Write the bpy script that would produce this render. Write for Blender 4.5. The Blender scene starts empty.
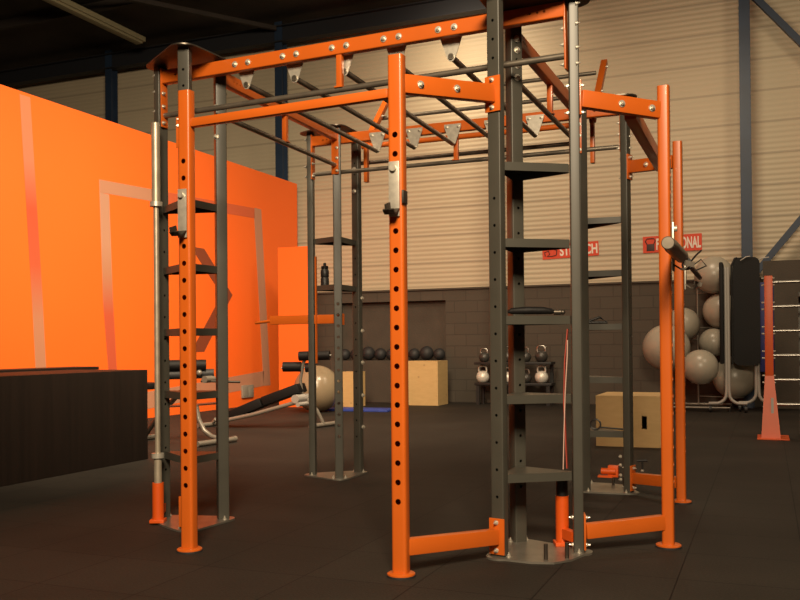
import bpy, bmesh, math, random
from mathutils import Vector, Matrix
random.seed(7)
PI = math.pi
S = bpy.context.scene
C = S.collection

# ------------------------------------------------------------------ camera
cam_d = bpy.data.cameras.new('camera'); cam = bpy.data.objects.new('camera', cam_d); C.objects.link(cam)
cR = Vector((0.92509756, 0.37962192, -0.00903878)); cU = Vector((0.01123736, -0.00357594, 0.99993046)); cF = Vector((-0.3795632, 0.92513481, 0.00757405))
cam.matrix_world = Matrix.Translation((0, 0, 1.05)) @ Matrix((cR, cU, -cF)).transposed().to_4x4()
cam_d.sensor_width = 36; cam_d.lens = 36 * 894.592 / 800; cam_d.shift_y = 0.048; cam_d.clip_start = 0.05; cam_d.clip_end = 100
S.camera = cam

# ------------------------------------------------------------------ world, lights, exposure
w = bpy.data.worlds.new('world'); S.world = w; w.use_nodes = True
w.node_tree.nodes['Background'].inputs[0].default_value = (1.0, 0.8, 0.55, 1); w.node_tree.nodes['Background'].inputs[1].default_value = 0.03
S.view_settings.view_transform = 'Standard'; S.view_settings.look = 'None'; S.view_settings.gamma = 1
S.view_settings.use_curve_mapping = False; S.view_settings.exposure = 0.0
def area(name, loc, size, power, aim=None, col=(1.0, 0.79, 0.53), spread=180):
    l = bpy.data.lights.new(name, 'AREA'); l.shape = 'RECTANGLE'; l.size = size[0]; l.size_y = size[1]; l.energy = power; l.spread = math.radians(spread); l.color = col
    o = bpy.data.objects.new(name, l); C.objects.link(o); o.location = loc
    d = (Vector(aim) - Vector(loc)) if aim else Vector((0, 0, -1))
    o.rotation_euler = d.to_track_quat('-Z', 'Y').to_euler(); return o
area('hall_lamp_front', (0.6, -1.6, 5.0), (1.8, 1.8), 385, (-2.6, 5.0, 0.6), spread=115)
area('hall_lamp_back', (-1.2, 11.6, 5.9), (1.4, 1.4), 130, (-1.2, 14.2, 0.5))
area('hall_lamp_wall', (-4.7, 13.6, 6.7), (0.4, 0.4), 45, (-5.0, 15.6, 5.6), spread=120)
area('hall_lamp_desk', (-3.4, 4.6, 5.8), (1.6, 1.6), 265, (-8.5, 10.6, 1.0), spread=96)
area('hall_lamp_middle', (-3.6, 9.0, 6.2), (1.2, 1.2), 150, (-7.4, 11.2, 0.3), spread=110)
area('hall_lamp_right', (2.8, 9.5, 6.0), (1.2, 1.2), 105, (1.0, 13.5, 1.0))

# ------------------------------------------------------------------ materials
M = {}
def mat(name, col, rough=0.5, metal=0.0, spec=0.5, noise=None, bump=None, coat=0.0):
    m = bpy.data.materials.new(name); m.use_nodes = True; nt = m.node_tree; b = nt.nodes['Principled BSDF']
    b.inputs['Base Color'].default_value = (*col, 1); b.inputs['Roughness'].default_value = rough
    b.inputs['Metallic'].default_value = metal; b.inputs['Specular IOR Level'].default_value = spec
    b.inputs['Coat Weight'].default_value = coat
    if noise or bump:
        tc = nt.nodes.new('ShaderNodeTexCoord')
    if noise:
        sc, amt = noise
        n = nt.nodes.new('ShaderNodeTexNoise'); n.inputs['Scale'].default_value = sc; n.inputs['Detail'].default_value = 4
        nt.links.new(tc.outputs['Object'], n.inputs['Vector'])
        r = nt.nodes.new('ShaderNodeMapRange'); r.inputs[1].default_value = 0.3; r.inputs[2].default_value = 0.7
        r.inputs[3].default_value = 1 - amt; r.inputs[4].default_value = 1 + amt; nt.links.new(n.outputs[0], r.inputs[0])
        x = nt.nodes.new('ShaderNodeVectorMath'); x.operation = 'SCALE'; x.inputs[0].default_value = col
        nt.links.new(r.outputs[0], x.inputs['Scale']); nt.links.new(x.outputs[0], b.inputs['Base Color'])
    if bump:
        sc, st = bump
        n = nt.nodes.new('ShaderNodeTexNoise'); n.inputs['Scale'].default_value = sc; nt.links.new(tc.outputs['Object'], n.inputs['Vector'])
        bp = nt.nodes.new('ShaderNodeBump'); bp.inputs['Strength'].default_value = st; bp.inputs['Distance'].default_value = 0.01
        nt.links.new(n.outputs[0], bp.inputs['Height']); nt.links.new(bp.outputs[0], b.inputs['Normal'])
    M[name] = m; return m
mat('orange', (0.56, 0.112, 0.011), 0.34, noise=(3, .06), coat=0.15)
mat('orange_red', (0.64, 0.085, 0.006), 0.45, noise=(3, .06))
mat('grey_paint', (0.056, 0.053, 0.043), 0.40, noise=(5, .1))
mat('steel', (0.27, 0.235, 0.19), 0.38, metal=0.75, noise=(14, .15))
mat('bar_steel', (0.46, 0.40, 0.31), 0.42, metal=0.55, noise=(14, .15))
mat('navy_dark', (0.010, 0.011, 0.016), 0.7)
mat('zinc', (0.62, 0.58, 0.50), 0.38, metal=0.6, noise=(30, .15))
mat('plate_steel', (0.28, 0.26, 0.225), 0.34, metal=0.7, noise=(9, .2))
mat('dark_steel', (0.10, 0.085, 0.07), 0.4, metal=0.8)
mat('chrome', (0.40, 0.38, 0.35), 0.36, metal=1.0)
mat('black', (0.012, 0.011, 0.011), 0.5, noise=(20, .2))
mat('black_pad', (0.006, 0.005, 0.005), 0.6, spec=0.25, bump=(60, .2))
mat('rubber_black', (0.02, 0.02, 0.022), 0.6, bump=(80, .2))
mat('silver_grey', (0.36, 0.33, 0.30), 0.45, metal=0.1)
mat('tube_grey', (0.24, 0.21, 0.175), 0.35, metal=0.3)
mat('ball_grey', (0.36, 0.32, 0.26), 0.32, noise=(4, .06))
mat('ball_tan', (0.27, 0.205, 0.13), 0.25, noise=(4, .06))
mat('blue_mat', (0.03, 0.06, 0.33), 0.6, noise=(12, .1))
mat('navy_pad', (0.008, 0.012, 0.10), 0.5)
mat('blue_steel', (0.015, 0.030, 0.062), 0.5, noise=(3, .15))
mat('sign_red', (0.62, 0.055, 0.018), 0.6)
mat('sign_white', (0.75, 0.68, 0.60), 0.6)
mat('sign_dark', (0.05, 0.02, 0.02), 0.6)
mat('kb_silver', (0.75, 0.71, 0.64), 0.35, metal=0.2)
mat('kb_dark', (0.06, 0.055, 0.05), 0.4, metal=0.3)
mat('band_pink', (0.55, 0.36, 0.30), 0.6)
mat('band_red', (0.38, 0.05, 0.03), 0.6)
mat('fixture', (0.30, 0.27, 0.17), 0.6)
mat('pink_stripe', (0.62, 0.24, 0.13), 0.6, noise=(2.2, .25))
mat('socket', (0.25, 0.22, 0.18), 0.5)
mat('roof_dark', (0.030, 0.022, 0.018), 0.85, noise=(1.5, .3))
mat('block_plain', (0.068, 0.053, 0.040), 0.85, noise=(3, .12), bump=(40, .3))
mat('room_wall', (0.20, 0.16, 0.11), 0.9, noise=(1, .1))

def nodes_mat(name, rough):
    m = bpy.data.materials.new(name); m.use_nodes = True; M[name] = m
    b = m.node_tree.nodes['Principled BSDF']; b.inputs['Roughness'].default_value = rough
    return m, m.node_tree, b
def N(nt, t, **k):
    n = nt.nodes.new(t)
    for a, v in k.items(): setattr(n, a, v)
    return n
def math_n(nt, op, a, b=None):
    n = N(nt, 'ShaderNodeMath', operation=op)
    for i, v in enumerate((a, b)):
        if v is None: continue
        if isinstance(v, (int, float)): n.inputs[i].default_value = v
        else: nt.links.new(v, n.inputs[i])
    return n.outputs[0]
def mixc(nt, fac, a, b):
    n = N(nt, 'ShaderNodeMix', data_type='RGBA')
    nt.links.new(fac, n.inputs[0])
    for i, v in ((6, a), (7, b)):
        if isinstance(v, tuple): n.inputs[i].default_value = (*v, 1)
        else: nt.links.new(v, n.inputs[i])
    return n.outputs[2]

# back wall: ribbed cream sandwich panels
m, nt, b = nodes_mat('wall_sheet', 0.55)
tc = N(nt, 'ShaderNodeTexCoord'); sp = N(nt, 'ShaderNodeSeparateXYZ'); nt.links.new(tc.outputs['Object'], sp.inputs[0])
rib = math_n(nt, 'SINE', math_n(nt, 'MULTIPLY', sp.outputs[2], 2 * PI / 0.0855))
joint = math_n(nt, 'LESS_THAN', math_n(nt, 'FRACT', math_n(nt, 'DIVIDE', sp.outputs[2], 0.513)), 0.07)
nz = N(nt, 'ShaderNodeTexNoise'); nz.inputs['Scale'].default_value = 0.7; nt.links.new(tc.outputs['Object'], nz.inputs['Vector'])
c0 = mixc(nt, nz.outputs[0], (0.46, 0.385, 0.275), (0.54, 0.455, 0.325))
rf = math_n(nt, 'MULTIPLY', math_n(nt, 'GREATER_THAN', rib, 0.6), 0.08)
c1 = mixc(nt, rf, c0, (0.24, 0.20, 0.15))
c2 = mixc(nt, math_n(nt, 'MULTIPLY', joint, 0.38), c1, (0.20, 0.16, 0.12)); nt.links.new(c2, b.inputs['Base Color'])
bp = N(nt, 'ShaderNodeBump'); bp.inputs['Strength'].default_value = 0.38; bp.inputs['Distance'].default_value = 0.012
nt.links.new(rib, bp.inputs['Height']); nt.links.new(bp.outputs[0], b.inputs['Normal'])

# painted block plinth
m, nt, b = nodes_mat('block_wall', 0.8)
tc = N(nt, 'ShaderNodeTexCoord'); mp = N(nt, 'ShaderNodeMapping'); mp.inputs['Rotation'].default_value = (PI / 2, 0, 0)
nt.links.new(tc.outputs['Object'], mp.inputs[0])
br = N(nt, 'ShaderNodeTexBrick'); nt.links.new(mp.outputs[0], br.inputs['Vector'])
for k, v in (('Color1', (0.070, 0.055, 0.041, 1)), ('Color2', (0.063, 0.049, 0.036, 1)), ('Mortar', (0.052, 0.040, 0.030, 1))): br.inputs[k].default_value = v
br.inputs['Scale'].default_value = 1; br.inputs['Brick Width'].default_value = 0.44; br.inputs['Row Height'].default_value = 0.205; br.inputs['Mortar Size'].default_value = 0.009
nt.links.new(br.outputs[0], b.inputs['Base Color'])
bp = N(nt, 'ShaderNodeBump'); bp.inputs['Strength'].default_value = 0.5; bp.inputs['Distance'].default_value = 0.006; bp.invert = True
nt.links.new(br.outputs[1], bp.inputs['Height']); nt.links.new(bp.outputs[0], b.inputs['Normal'])

# rubber floor tiles
m, nt, b = nodes_mat('floor_rubber', 0.72)
b.inputs['Specular IOR Level'].default_value = 0.2
tc = N(nt, 'ShaderNodeTexCoord'); mp = N(nt, 'ShaderNodeMapping'); mp.inputs['Location'].default_value = (0.91, -4.15, 0)
nt.links.new(tc.outputs['Object'], mp.inputs[0])
br = N(nt, 'ShaderNodeTexBrick'); br.offset = 0.0; nt.links.new(mp.outputs[0], br.inputs['Vector'])
for k, v in (('Color1', (0.026, 0.0215, 0.0175, 1)), ('Color2', (0.0225, 0.0185, 0.015, 1)), ('Mortar', (0.005, 0.004, 0.0035, 1))): br.inputs[k].default_value = v
br.inputs['Scale'].default_value = 1; br.inputs['Brick Width'].default_value = 0.53; br.inputs['Row Height'].default_value = 0.53; br.inputs['Mortar Size'].default_value = 0.003
nz = N(nt, 'ShaderNodeTexNoise'); nz.inputs['Scale'].default_value = 90; nz.inputs['Detail'].default_value = 3; nt.links.new(tc.outputs['Object'], nz.inputs['Vector'])
nz2 = N(nt, 'ShaderNodeTexNoise'); nz2.inputs['Scale'].default_value = 1.1; nz2.inputs['Detail'].default_value = 4; nt.links.new(tc.outputs['Object'], nz2.inputs['Vector'])
f = math_n(nt, 'MULTIPLY', math_n(nt, 'ADD', nz.outputs[0], 0.55), math_n(nt, 'ADD', nz2.outputs[0], 0.5))
sc = N(nt, 'ShaderNodeVectorMath', operation='SCALE'); nt.links.new(br.outputs[0], sc.inputs[0]); nt.links.new(f, sc.inputs['Scale'])
nt.links.new(sc.outputs[0], b.inputs['Base Color'])
bp = N(nt, 'ShaderNodeBump'); bp.inputs['Strength'].default_value = 0.35; bp.inputs['Distance'].default_value = 0.003
nt.links.new(nz.outputs[0], bp.inputs['Height']); nt.links.new(bp.outputs[0], b.inputs['Normal'])

# orange painted wall
m, nt, b = nodes_mat('orange_wall', 0.6)
tc = N(nt, 'ShaderNodeTexCoord'); nz = N(nt, 'ShaderNodeTexNoise'); nz.inputs['Scale'].default_value = 0.5; nt.links.new(tc.outputs['Object'], nz.inputs['Vector'])
nt.links.new(mixc(nt, nz.outputs[0], (0.86, 0.130, 0.010), (0.92, 0.150, 0.012)), b.inputs['Base Color'])

# stripes whose paint fades from pale pink to brick red
m, nt, b = nodes_mat('fading_stripe', 0.6)
tc = N(nt, 'ShaderNodeTexCoord'); sp = N(nt, 'ShaderNodeSeparateXYZ'); nt.links.new(tc.outputs['Object'], sp.inputs[0])
rp = N(nt, 'ShaderNodeValToRGB'); nt.links.new(math_n(nt, 'DIVIDE', sp.outputs[2], 5.0), rp.inputs[0])
e = rp.color_ramp.elements; e[0].position = 0.10; e[0].color = (0.46, 0.21, 0.12, 1); e[1].position = 0.9; e[1].color = (0.60, 0.20, 0.09, 1)
for p, c in ((0.28, (0.48, 0.20, 0.11, 1)), (0.42, (0.52, 0.090, 0.035, 1)), (0.56, (0.50, 0.075, 0.028, 1)), (0.68, (0.56, 0.17, 0.09, 1))):
    x = e.new(p); x.color = c
nt.links.new(rp.outputs[0], b.inputs['Base Color'])
m2 = m.copy(); M['fading_stripe_short'] = m2
e = [n_ for n_ in m2.node_tree.nodes if n_.type == 'VALTORGB'][0].color_ramp.elements
for x, (p, c) in zip(list(e), ((0.02, (0.52, 0.085, 0.035, 1)), (0.12, (0.52, 0.085, 0.035, 1)), (0.30, (0.52, 0.085, 0.035, 1)), (0.42, (0.46, 0.20, 0.11, 1)), (0.5, (0.48, 0.24, 0.15, 1)), (0.7, (0.46, 0.24, 0.16, 1)))):
    x.position = p; x.color = c
mat('chevron_brown', (0.20, 0.045, 0.017), 0.6)
mat('stripe_pale', (0.46, 0.215, 0.13), 0.6)
mat('stripe_red', (0.58, 0.105, 0.035), 0.6)

# dark veneer of the desk: vertical grain
m, nt, b = nodes_mat('dark_veneer', 0.6)
b.inputs['Specular IOR Level'].default_value = 0.25
tc = N(nt, 'ShaderNodeTexCoord'); mp = N(nt, 'ShaderNodeMapping'); mp.inputs['Scale'].default_value = (7, 7, 0.25)
nt.links.new(tc.outputs['Object'], mp.inputs[0]); nz = N(nt, 'ShaderNodeTexNoise'); nz.inputs['Scale'].default_value = 2.2; nz.inputs['Detail'].default_value = 5
nt.links.new(mp.outputs[0], nz.inputs['Vector'])
nt.links.new(mixc(nt, nz.outputs[0], (0.006, 0.004, 0.003), (0.022, 0.013, 0.0095)), b.inputs['Base Color'])

# plywood / strand board of the jump boxes
m, nt, b = nodes_mat('birch_ply', 0.6)
tc = N(nt, 'ShaderNodeTexCoord'); nz = N(nt, 'ShaderNodeTexNoise'); nz.inputs['Scale'].default_value = 5; nz.inputs['Detail'].default_value = 6; nz.inputs['Distortion'].default_value = 0.8
mp = N(nt, 'ShaderNodeMapping'); mp.inputs['Scale'].default_value = (1, 1, 3.5); nt.links.new(tc.outputs['Object'], mp.inputs[0]); nt.links.new(mp.outputs[0], nz.inputs['Vector'])
c = mixc(nt, nz.outputs[0], (0.52, 0.34, 0.14), (0.66, 0.46, 0.21))
vo = N(nt, 'ShaderNodeTexVoronoi'); vo.inputs['Scale'].default_value = 5.5; nt.links.new(tc.outputs['Object'], vo.inputs['Vector'])
kf = math_n(nt, 'MULTIPLY', math_n(nt, 'LESS_THAN', vo.outputs['Distance'], 0.10), 0.45)
nt.links.new(mixc(nt, kf, c, (0.30, 0.17, 0.07)), b.inputs['Base Color'])

# ------------------------------------------------------------------ mesh helpers
def rz_basis(d):
    d = Vector(d).normalized(); up = Vector((0, 0, 1)) if abs(d.z) < 0.95 else Vector((1, 0, 0))
    x = up.cross(d).normalized(); y = d.cross(x); return x, y, d
class MB:
    def __init__(s): s.bm = bmesh.new()
    def box(s, c, size, rz=0.0, rot=None, bev=0.0):
        R = rot if rot is not None else Matrix.Rotation(rz, 4, 'Z')
        r = bmesh.ops.create_cube(s.bm, size=1, matrix=Matrix.Translation(c) @ R @ Matrix.Diagonal((*size, 1)))
        if bev:
            es = list({e for v in r['verts'] for e in v.link_edges})
            bmesh.ops.bevel(s.bm, geom=es, offset=bev, segments=2, affect='EDGES', profile=0.6)
        return s
    def bar(s, p0, p1, wd, ht, bev=0.0):           # rectangular bar from p0 to p1
        p0, p1 = Vector(p0), Vector(p1); x, y, d = rz_basis(p1 - p0)
        R = Matrix((x, y, d)).transposed().to_4x4(); return s.box((p0 + p1) / 2, (wd, ht, (p1 - p0).length), rot=R, bev=bev)
    def cyl(s, p0, p1, r, r2=None, seg=16, caps=True):
        p0, p1 = Vector(p0), Vector(p1); x, y, d = rz_basis(p1 - p0); R = Matrix((x, y, d)).transposed().to_4x4()
        bmesh.ops.create_cone(s.bm, cap_ends=caps, segments=seg, radius1=r, radius2=r if r2 is None else r2, depth=(p1 - p0).length,
                              matrix=Matrix.Translation((p0 + p1) / 2) @ R)
        return s
    def tube(s, pts, r, seg=10, closed=False, rad=None):
        pts = [Vector(p) for p in pts]; n = len(pts); rings = []; pn = None
        for i, p in enumerate(pts):
            a = pts[(i - 1) % n] if (closed or i) else p; b = pts[(i + 1) % n] if (closed or i < n - 1) else p
            d = (b - a).normalized()
            if pn is None: x, y, _ = rz_basis(d)
            else:
                x = (pn - d * pn.dot(d)).normalized(); y = d.cross(x)
            pn = x; rr = rad[i] if rad else r
            rings.append([s.bm.verts.new(p + x * math.cos(t) * rr + y * math.sin(t) * rr) for t in [2 * PI * k / seg for k in range(seg)]])
        m_ = n if closed else n - 1
        for i in range(m_):
            A, B = rings[i], rings[(i + 1) % n]
            for k in range(seg): s.bm.faces.new((A[k], A[(k + 1) % seg], B[(k + 1) % seg], B[k]))
        if not closed:
            s.bm.faces.new(rings[0][::-1]); s.bm.faces.new(rings[-1])
        return s
    def sphere(s, c, r, sc=(1, 1, 1), u=28, v=18):
        bmesh.ops.create_uvsphere(s.bm, u_segments=u, v_segments=v, radius=r, matrix=Matrix.Translation(c) @ Matrix.Diagonal((*sc, 1))); return s
    def lathe(s, prof, c=(0, 0, 0), seg=24):
        c = Vector(c); rings = []
        for r, z in prof:
            rings.append([s.bm.verts.new(c + Vector((max(r, 1e-4) * math.cos(2 * PI * k / seg), max(r, 1e-4) * math.sin(2 * PI * k / seg), z))) for k in range(seg)])
        for A, B in zip(rings, rings[1:]):
            for k in range(seg): s.bm.faces.new((A[k], A[(k + 1) % seg], B[(k + 1) % seg], B[k]))
        s.bm.faces.new(rings[0][::-1]); s.bm.faces.new(rings[-1]); return s
    def prism(s, poly, z0, z1, M4=None):
        M4 = M4 or Matrix.Identity(4)
        a = [s.bm.verts.new(M4 @ Vector((x, y, z0))) for x, y in poly]; b = [s.bm.verts.new(M4 @ Vector((x, y, z1))) for x, y in poly]
        s.bm.faces.new(a[::-1]); s.bm.faces.new(b); n = len(poly)
        for i in range(n): s.bm.faces.new((a[i], a[(i + 1) % n], b[(i + 1) % n], b[i]))
        return s
    def mesh(s, name, mats, off=None):
        if off is not None: bmesh.ops.translate(s.bm, verts=s.bm.verts, vec=-Vector(off))
        bmesh.ops.recalc_face_normals(s.bm, faces=s.bm.faces)
        me = bpy.data.meshes.new(name); s.bm.to_mesh(me); s.bm.free()
        for p in me.polygons: p.use_smooth = True
        me.set_sharp_from_angle(angle=math.radians(35))
        for m_ in (mats if isinstance(mats, (list, tuple)) else [mats]): me.materials.append(M[m_])
        return me
def link(name, me, parent=None, loc=(0, 0, 0), rz=0.0, label=None, rot=None):
    o = bpy.data.objects.new(name, me); C.objects.link(o); o.location = loc
    o.rotation_euler = rot if rot is not None else (0, 0, rz)
    if parent: o.parent = parent
    if label: o['label'] = label
    return o
def thing(name, label, cat, loc=(0, 0, 0), rz=0.0, group=None, me=None):
    o = bpy.data.objects.new(name, me); C.objects.link(o); o.location = loc; o.rotation_euler = (0, 0, rz)
    o['label'] = label; o['category'] = cat
    if group: o['group'] = group
    return o
def struct(name, me, label=None):
    o = link(name, me); o['kind'] = 'structure'
    if label: o['label'] = label
    return o
def copy_tree(o, parent=None):
    c = o.copy(); C.objects.link(c); c.parent = parent
    for ch in list(o.children): copy_tree(ch, c)
    return c
def rrect(wx, wy, r, seg=4):
    pts = []
    for cx, cy, a0 in ((wx / 2 - r, wy / 2 - r, 0), (-wx / 2 + r, wy / 2 - r, 90), (-wx / 2 + r, -wy / 2 + r, 180), (wx / 2 - r, -wy / 2 + r, 270)):
        for k in range(seg + 1):
            a = math.radians(a0 + 90 * k / seg); pts.append((cx + r * math.cos(a), cy + r * math.sin(a)))
    return pts
def perforated(name, wx, wy, rad, th, L, holes, matname, axis='X', hr=0.011, along='Z', cap=True):
    """hollow rounded tube along z with real round holes drilled through; axis = drilling axis"""
    a = MB(); op = rrect(wx, wy, rad); ip = rrect(wx - 2 * th, wy - 2 * th, max(rad - th, 0.001)); n = len(op)
    rings = [[a.bm.verts.new((x, y, z)) for x, y in pp] for pp, z in ((op, 0), (op, L), (ip, L - (0.004 if cap else 0)), (ip, 0.0))]
    def join(A, B):
        for i in range(n): a.bm.faces.new((A[i], A[(i + 1) % n], B[(i + 1) % n], B[i]))
    join(rings[0], rings[1])
    if cap: a.bm.faces.new(rings[1]); a.bm.faces.new(rings[2][::-1])
    else: join(rings[1], rings[2])
    join(rings[2], rings[3]); join(rings[3], rings[0])
    o1 = bpy.data.objects.new('tmp_a', a.mesh('tmp_a', matname)); C.objects.link(o1)
    b = MB()
    for hz in holes:
        hh = hz if isinstance(hz, tuple) else (0.0, hz, axis)
        off, z, ax = hh
        if ax == 'X': b.cyl((-wx, off, z), (wx, off, z), hr, seg=14)
        else: b.cyl((off, -wy, z), (off, wy, z), hr, seg=14)
    o2 = bpy.data.objects.new('tmp_b', b.mesh('tmp_b', matname)); C.objects.link(o2)
    md = o1.modifiers.new('b', 'BOOLEAN'); md.operation = 'DIFFERENCE'; md.solver = 'EXACT'; md.object = o2
    dg = bpy.context.evaluated_depsgraph_get(); dg.update()
    me = bpy.data.meshes.new_from_object(o1.evaluated_get(dg)); me.name = name
    me.materials.clear(); me.materials.append(M[matname])
    for p in me.polygons: p.use_smooth = True; p.material_index = 0
    me.set_sharp_from_angle(angle=math.radians(35))
    bpy.data.objects.remove(o1); bpy.data.objects.remove(o2)
    return me

# ------------------------------------------------------------------ the setting
BY = 15.5
struct('floor', MB().box((-6, 6, -0.05), (22, 20, 0.1)).mesh('floor', 'floor_rubber'))
struct('ceiling', MB().box((-6, 6, 7.55), (22, 20, 0.1)).mesh('ceiling', 'roof_dark'))
struct('wall_back', MB().box((-6, BY + 0.25, 3.75), (22, 0.1, 7.5)).mesh('wall_back', 'wall_sheet'))
struct('wall_right', MB().box((5.05, 6, 3.75), (0.1, 20, 7.5)).mesh('wall_right', 'room_wall'))
struct('wall_front', MB().box((-6, -4.05, 3.75), (22, 0.1, 7.5)).mesh('wall_front', 'room_wall'))
struct('wall_outer_left', MB().box((-17.05, 6, 3.75), (0.1, 20, 7.5)).mesh('wall_outer_left', 'room_wall'))
# plinth of painted blocks with a niche and its ledge
struct('wall_plinth_right', MB().box(((5 - 5.45) / 2, BY + 0.1, 1.03), (10.45, 0.2, 2.06)).mesh('plinth', 'block_wall'))
struct('wall_plinth_left', MB().box(((-17 - 7.62) / 2, BY + 0.1, 1.03), (9.38, 0.2, 2.06)).mesh('plinth', 'block_wall'))
struct('wall_niche_top', MB().box(((-7.62 - 5.45) / 2, BY + 0.1, 1.965), (2.17, 0.2, 0.19)).mesh('niche_top', 'block_wall'))
struct('wall_niche_ledge', MB().box(((-7.62 - 5.45) / 2, BY - 0.09, 0.385), (2.17, 0.58, 0.77)).mesh('niche_ledge', 'block_plain'))
struct('wall_niche_back', MB().box(((-7.62 - 5.45) / 2, BY + 0.175, 1.32), (2.17, 0.03, 1.10)).mesh('niche_back', 'block_plain'))
struct('trim_0', MB().box(((5 - 17) / 2, BY + 0.08, 2.075), (22, 0.24, 0.03)).mesh('plinth_cap', 'block_plain'))
struct('wall_locker_right', MB().box((2.45, BY - 0.12, 1.165), (5.0, 0.2, 2.33)).mesh('wall_locker_right', 'block_plain'))
# orange partition with painted stripes
ow = MB().box((-8.60, 6.0, 2.12), (0.16, 19.0, 4.24)); nb = len(ow.bm.faces)
def stripe(poly, mi):
    v0 = [ow.bm.verts.new((-8.5215, y, z)) for y, z in poly]; v1 = [ow.bm.verts.new((-8.517, y, z)) for y, z in poly]
    n = len(poly); fs = [ow.bm.faces.new(v1), ow.bm.faces.new(v0[::-1])] + [ow.bm.faces.new((v0[i], v0[(i + 1) % n], v1[(i + 1) % n], v1[i])) for i in range(n)]
    for f_ in fs: f_.material_index = mi
stripe([(8.72, 0), (8.90, 0), (8.80, 1.66), (8.61, 4.2), (8.44, 4.2), (8.62, 1.66)], 1)
stripe([(10.06, 0.35), (10.22, 0.35), (10.122, 1.72), (10.056, 3.20), (9.862, 3.20), (9.917, 1.71)], 5)
stripe([(9.860, 3.20), (9.855, 3.38), (11.30, 3.437), (11.30, 3.257)], 2)
stripe([(11.30, 3.257), (11.30, 3.437), (13.91, 3.54), (13.91, 3.36)], 4)
stripe([(13.90, 3.36), (13.91, 3.55), (14.14, 3.55), (14.42, 0.33), (14.18, 0.33)], 2)
stripe([(10.22, 0.35), (10.22, 0.10), (14.18, 0.33), (14.18, 0.60)], 2)
stripe([(11.96, 2.66), (12.34, 2.66), (13.17, 1.94), (12.32, 0.97), (11.96, 0.97), (12.84, 1.93)], 3)
struct('wall_left', ow.mesh('wall_left', ['orange_wall', 'fading_stripe', 'stripe_pale', 'chevron_brown', 'stripe_red', 'fading_stripe_short']))
struct('wall_corner', MB().box((-7.54, 13.62, 1.38), (0.60, 0.12, 2.76)).mesh('wall_corner', 'orange_wall'))
# steel frame of the hall
def ibeam(p0, p1, wd, ht):
    m_ = MB(); p0, p1 = Vector(p0), Vector(p1); x, y, d = rz_basis(p1 - p0); t = 0.02
    R = Matrix((x, y, d)).transposed().to_4x4(); L = (p1 - p0).length; c = (p0 + p1) / 2
    m_.box(c, (t, ht, L), rot=R); m_.box(c + y * (ht / 2), (wd, t, L), rot=R); m_.box(c - y * (ht / 2), (wd, t, L), rot=R); return m_
for i, x in enumerate((-12.95, -8.80, -4.43, -0.30)):
    m_ = MB(); z0, z1 = 0, 7.4
    x += 0.02
    for dy in (-0.09, 0.09): m_.box((x, 15.36 + dy, 3.7), (0.165, 0.02, 7.4))
    m_.box((x, 15.36, 3.7), (0.02, 0.18, 7.4))
    struct('trim_%d' % (i + 1), m_.mesh('steel_column', 'blue_steel'), 'dark blue steel column on the back wall')
struct('trim_5', ibeam((-17, 15.30, 7.15), (5, 15.30, 7.15), 0.2, 0.3).mesh('eave_beam', 'navy_dark'))
struct('trim_6', MB().bar((-0.30, 15.36, 6.78), (2.6, 15.36, 3.20), 0.10, 0.10).mesh('brace', 'blue_steel'))
struct('trim_7', MB().bar((-0.25, 15.34, 2.03), (2.9, 15.34, 5.90), 0.10, 0.10).mesh('brace', 'blue_steel'))
k = 8
for y in (1.0, 3.5, 6.0, 8.5, 11.0, 13.3):
    struct('trim_%d' % k, MB().box((-6, y, 7.42), (22, 0.09, 0.16)).mesh('purlin', 'roof_dark')); k += 1
struct('trim_%d' % k, MB().bar((-8.8, 15.2, 7.25), (-13.2, 9.0, 7.3), 0.08, 0.08).mesh('roof_brace', 'roof_dark')); k += 1
struct('trim_%d' % k, MB().bar((-4.5, 15.2, 7.25), (-8.8, 9.0, 7.3), 0.08, 0.08).mesh('roof_brace', 'roof_dark')); k += 1
cl = thing('ceiling_light', 'long unlit strip light fixture under the dark roof above the orange wall', 'ceiling light', (-11.62, 12.5, 7.2))
link('housing', MB().box((0, 0, 0.05), (0.24, 4.4, 0.10), bev=0.02).mesh('housing', 'fixture'), cl)
link('tube_cover', MB().box((0, 0, -0.02), (0.16, 4.3, 0.05), bev=0.015).mesh('tube_cover', 'fixture'), cl)

# ------------------------------------------------------------------ the rig
OFF = Vector((-2.1, 5.4, 0))
rig = thing('training_rig', 'large square orange and grey steel training rig with monkey bars and four shelved corner towers', 'training rig', OFF)
P = dict(M=(-1.550, 3.768), L=(-2.760, 3.850), R=(-0.480, 4.780), N=(-0.531, 6.133),
         Bv=(-1.226, 4.262), Bh=(-0.886, 4.494), Bi=(-1.228, 4.618), Av=(-3.089, 4.296), Ah=(-3.436, 4.530), Ai=(-3.066, 4.619),
         Cv=(-3.126, 6.700), Ch=(-3.416, 6.446), Ci=(-3.123, 6.331), Dv=(-1.268, 6.705), Dh=(-0.905, 6.398), Di=(-1.212, 6.378))
P = {k_: Vector((*v, 0)) for k_, v in P.items()}
T, H = 2.370, 2.771
def rp(name, mb, mt, parent=None, label=None):     # rig part given in world coordinates
    return link(name, mb.mesh(name, mt, OFF), parent or rig, label=label)
def rl(name, me, p, rz=0, parent=None, label=None, rot=None):
    return link(name, me, parent or rig, Vector(p) - OFF, rz, label, rot)
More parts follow.
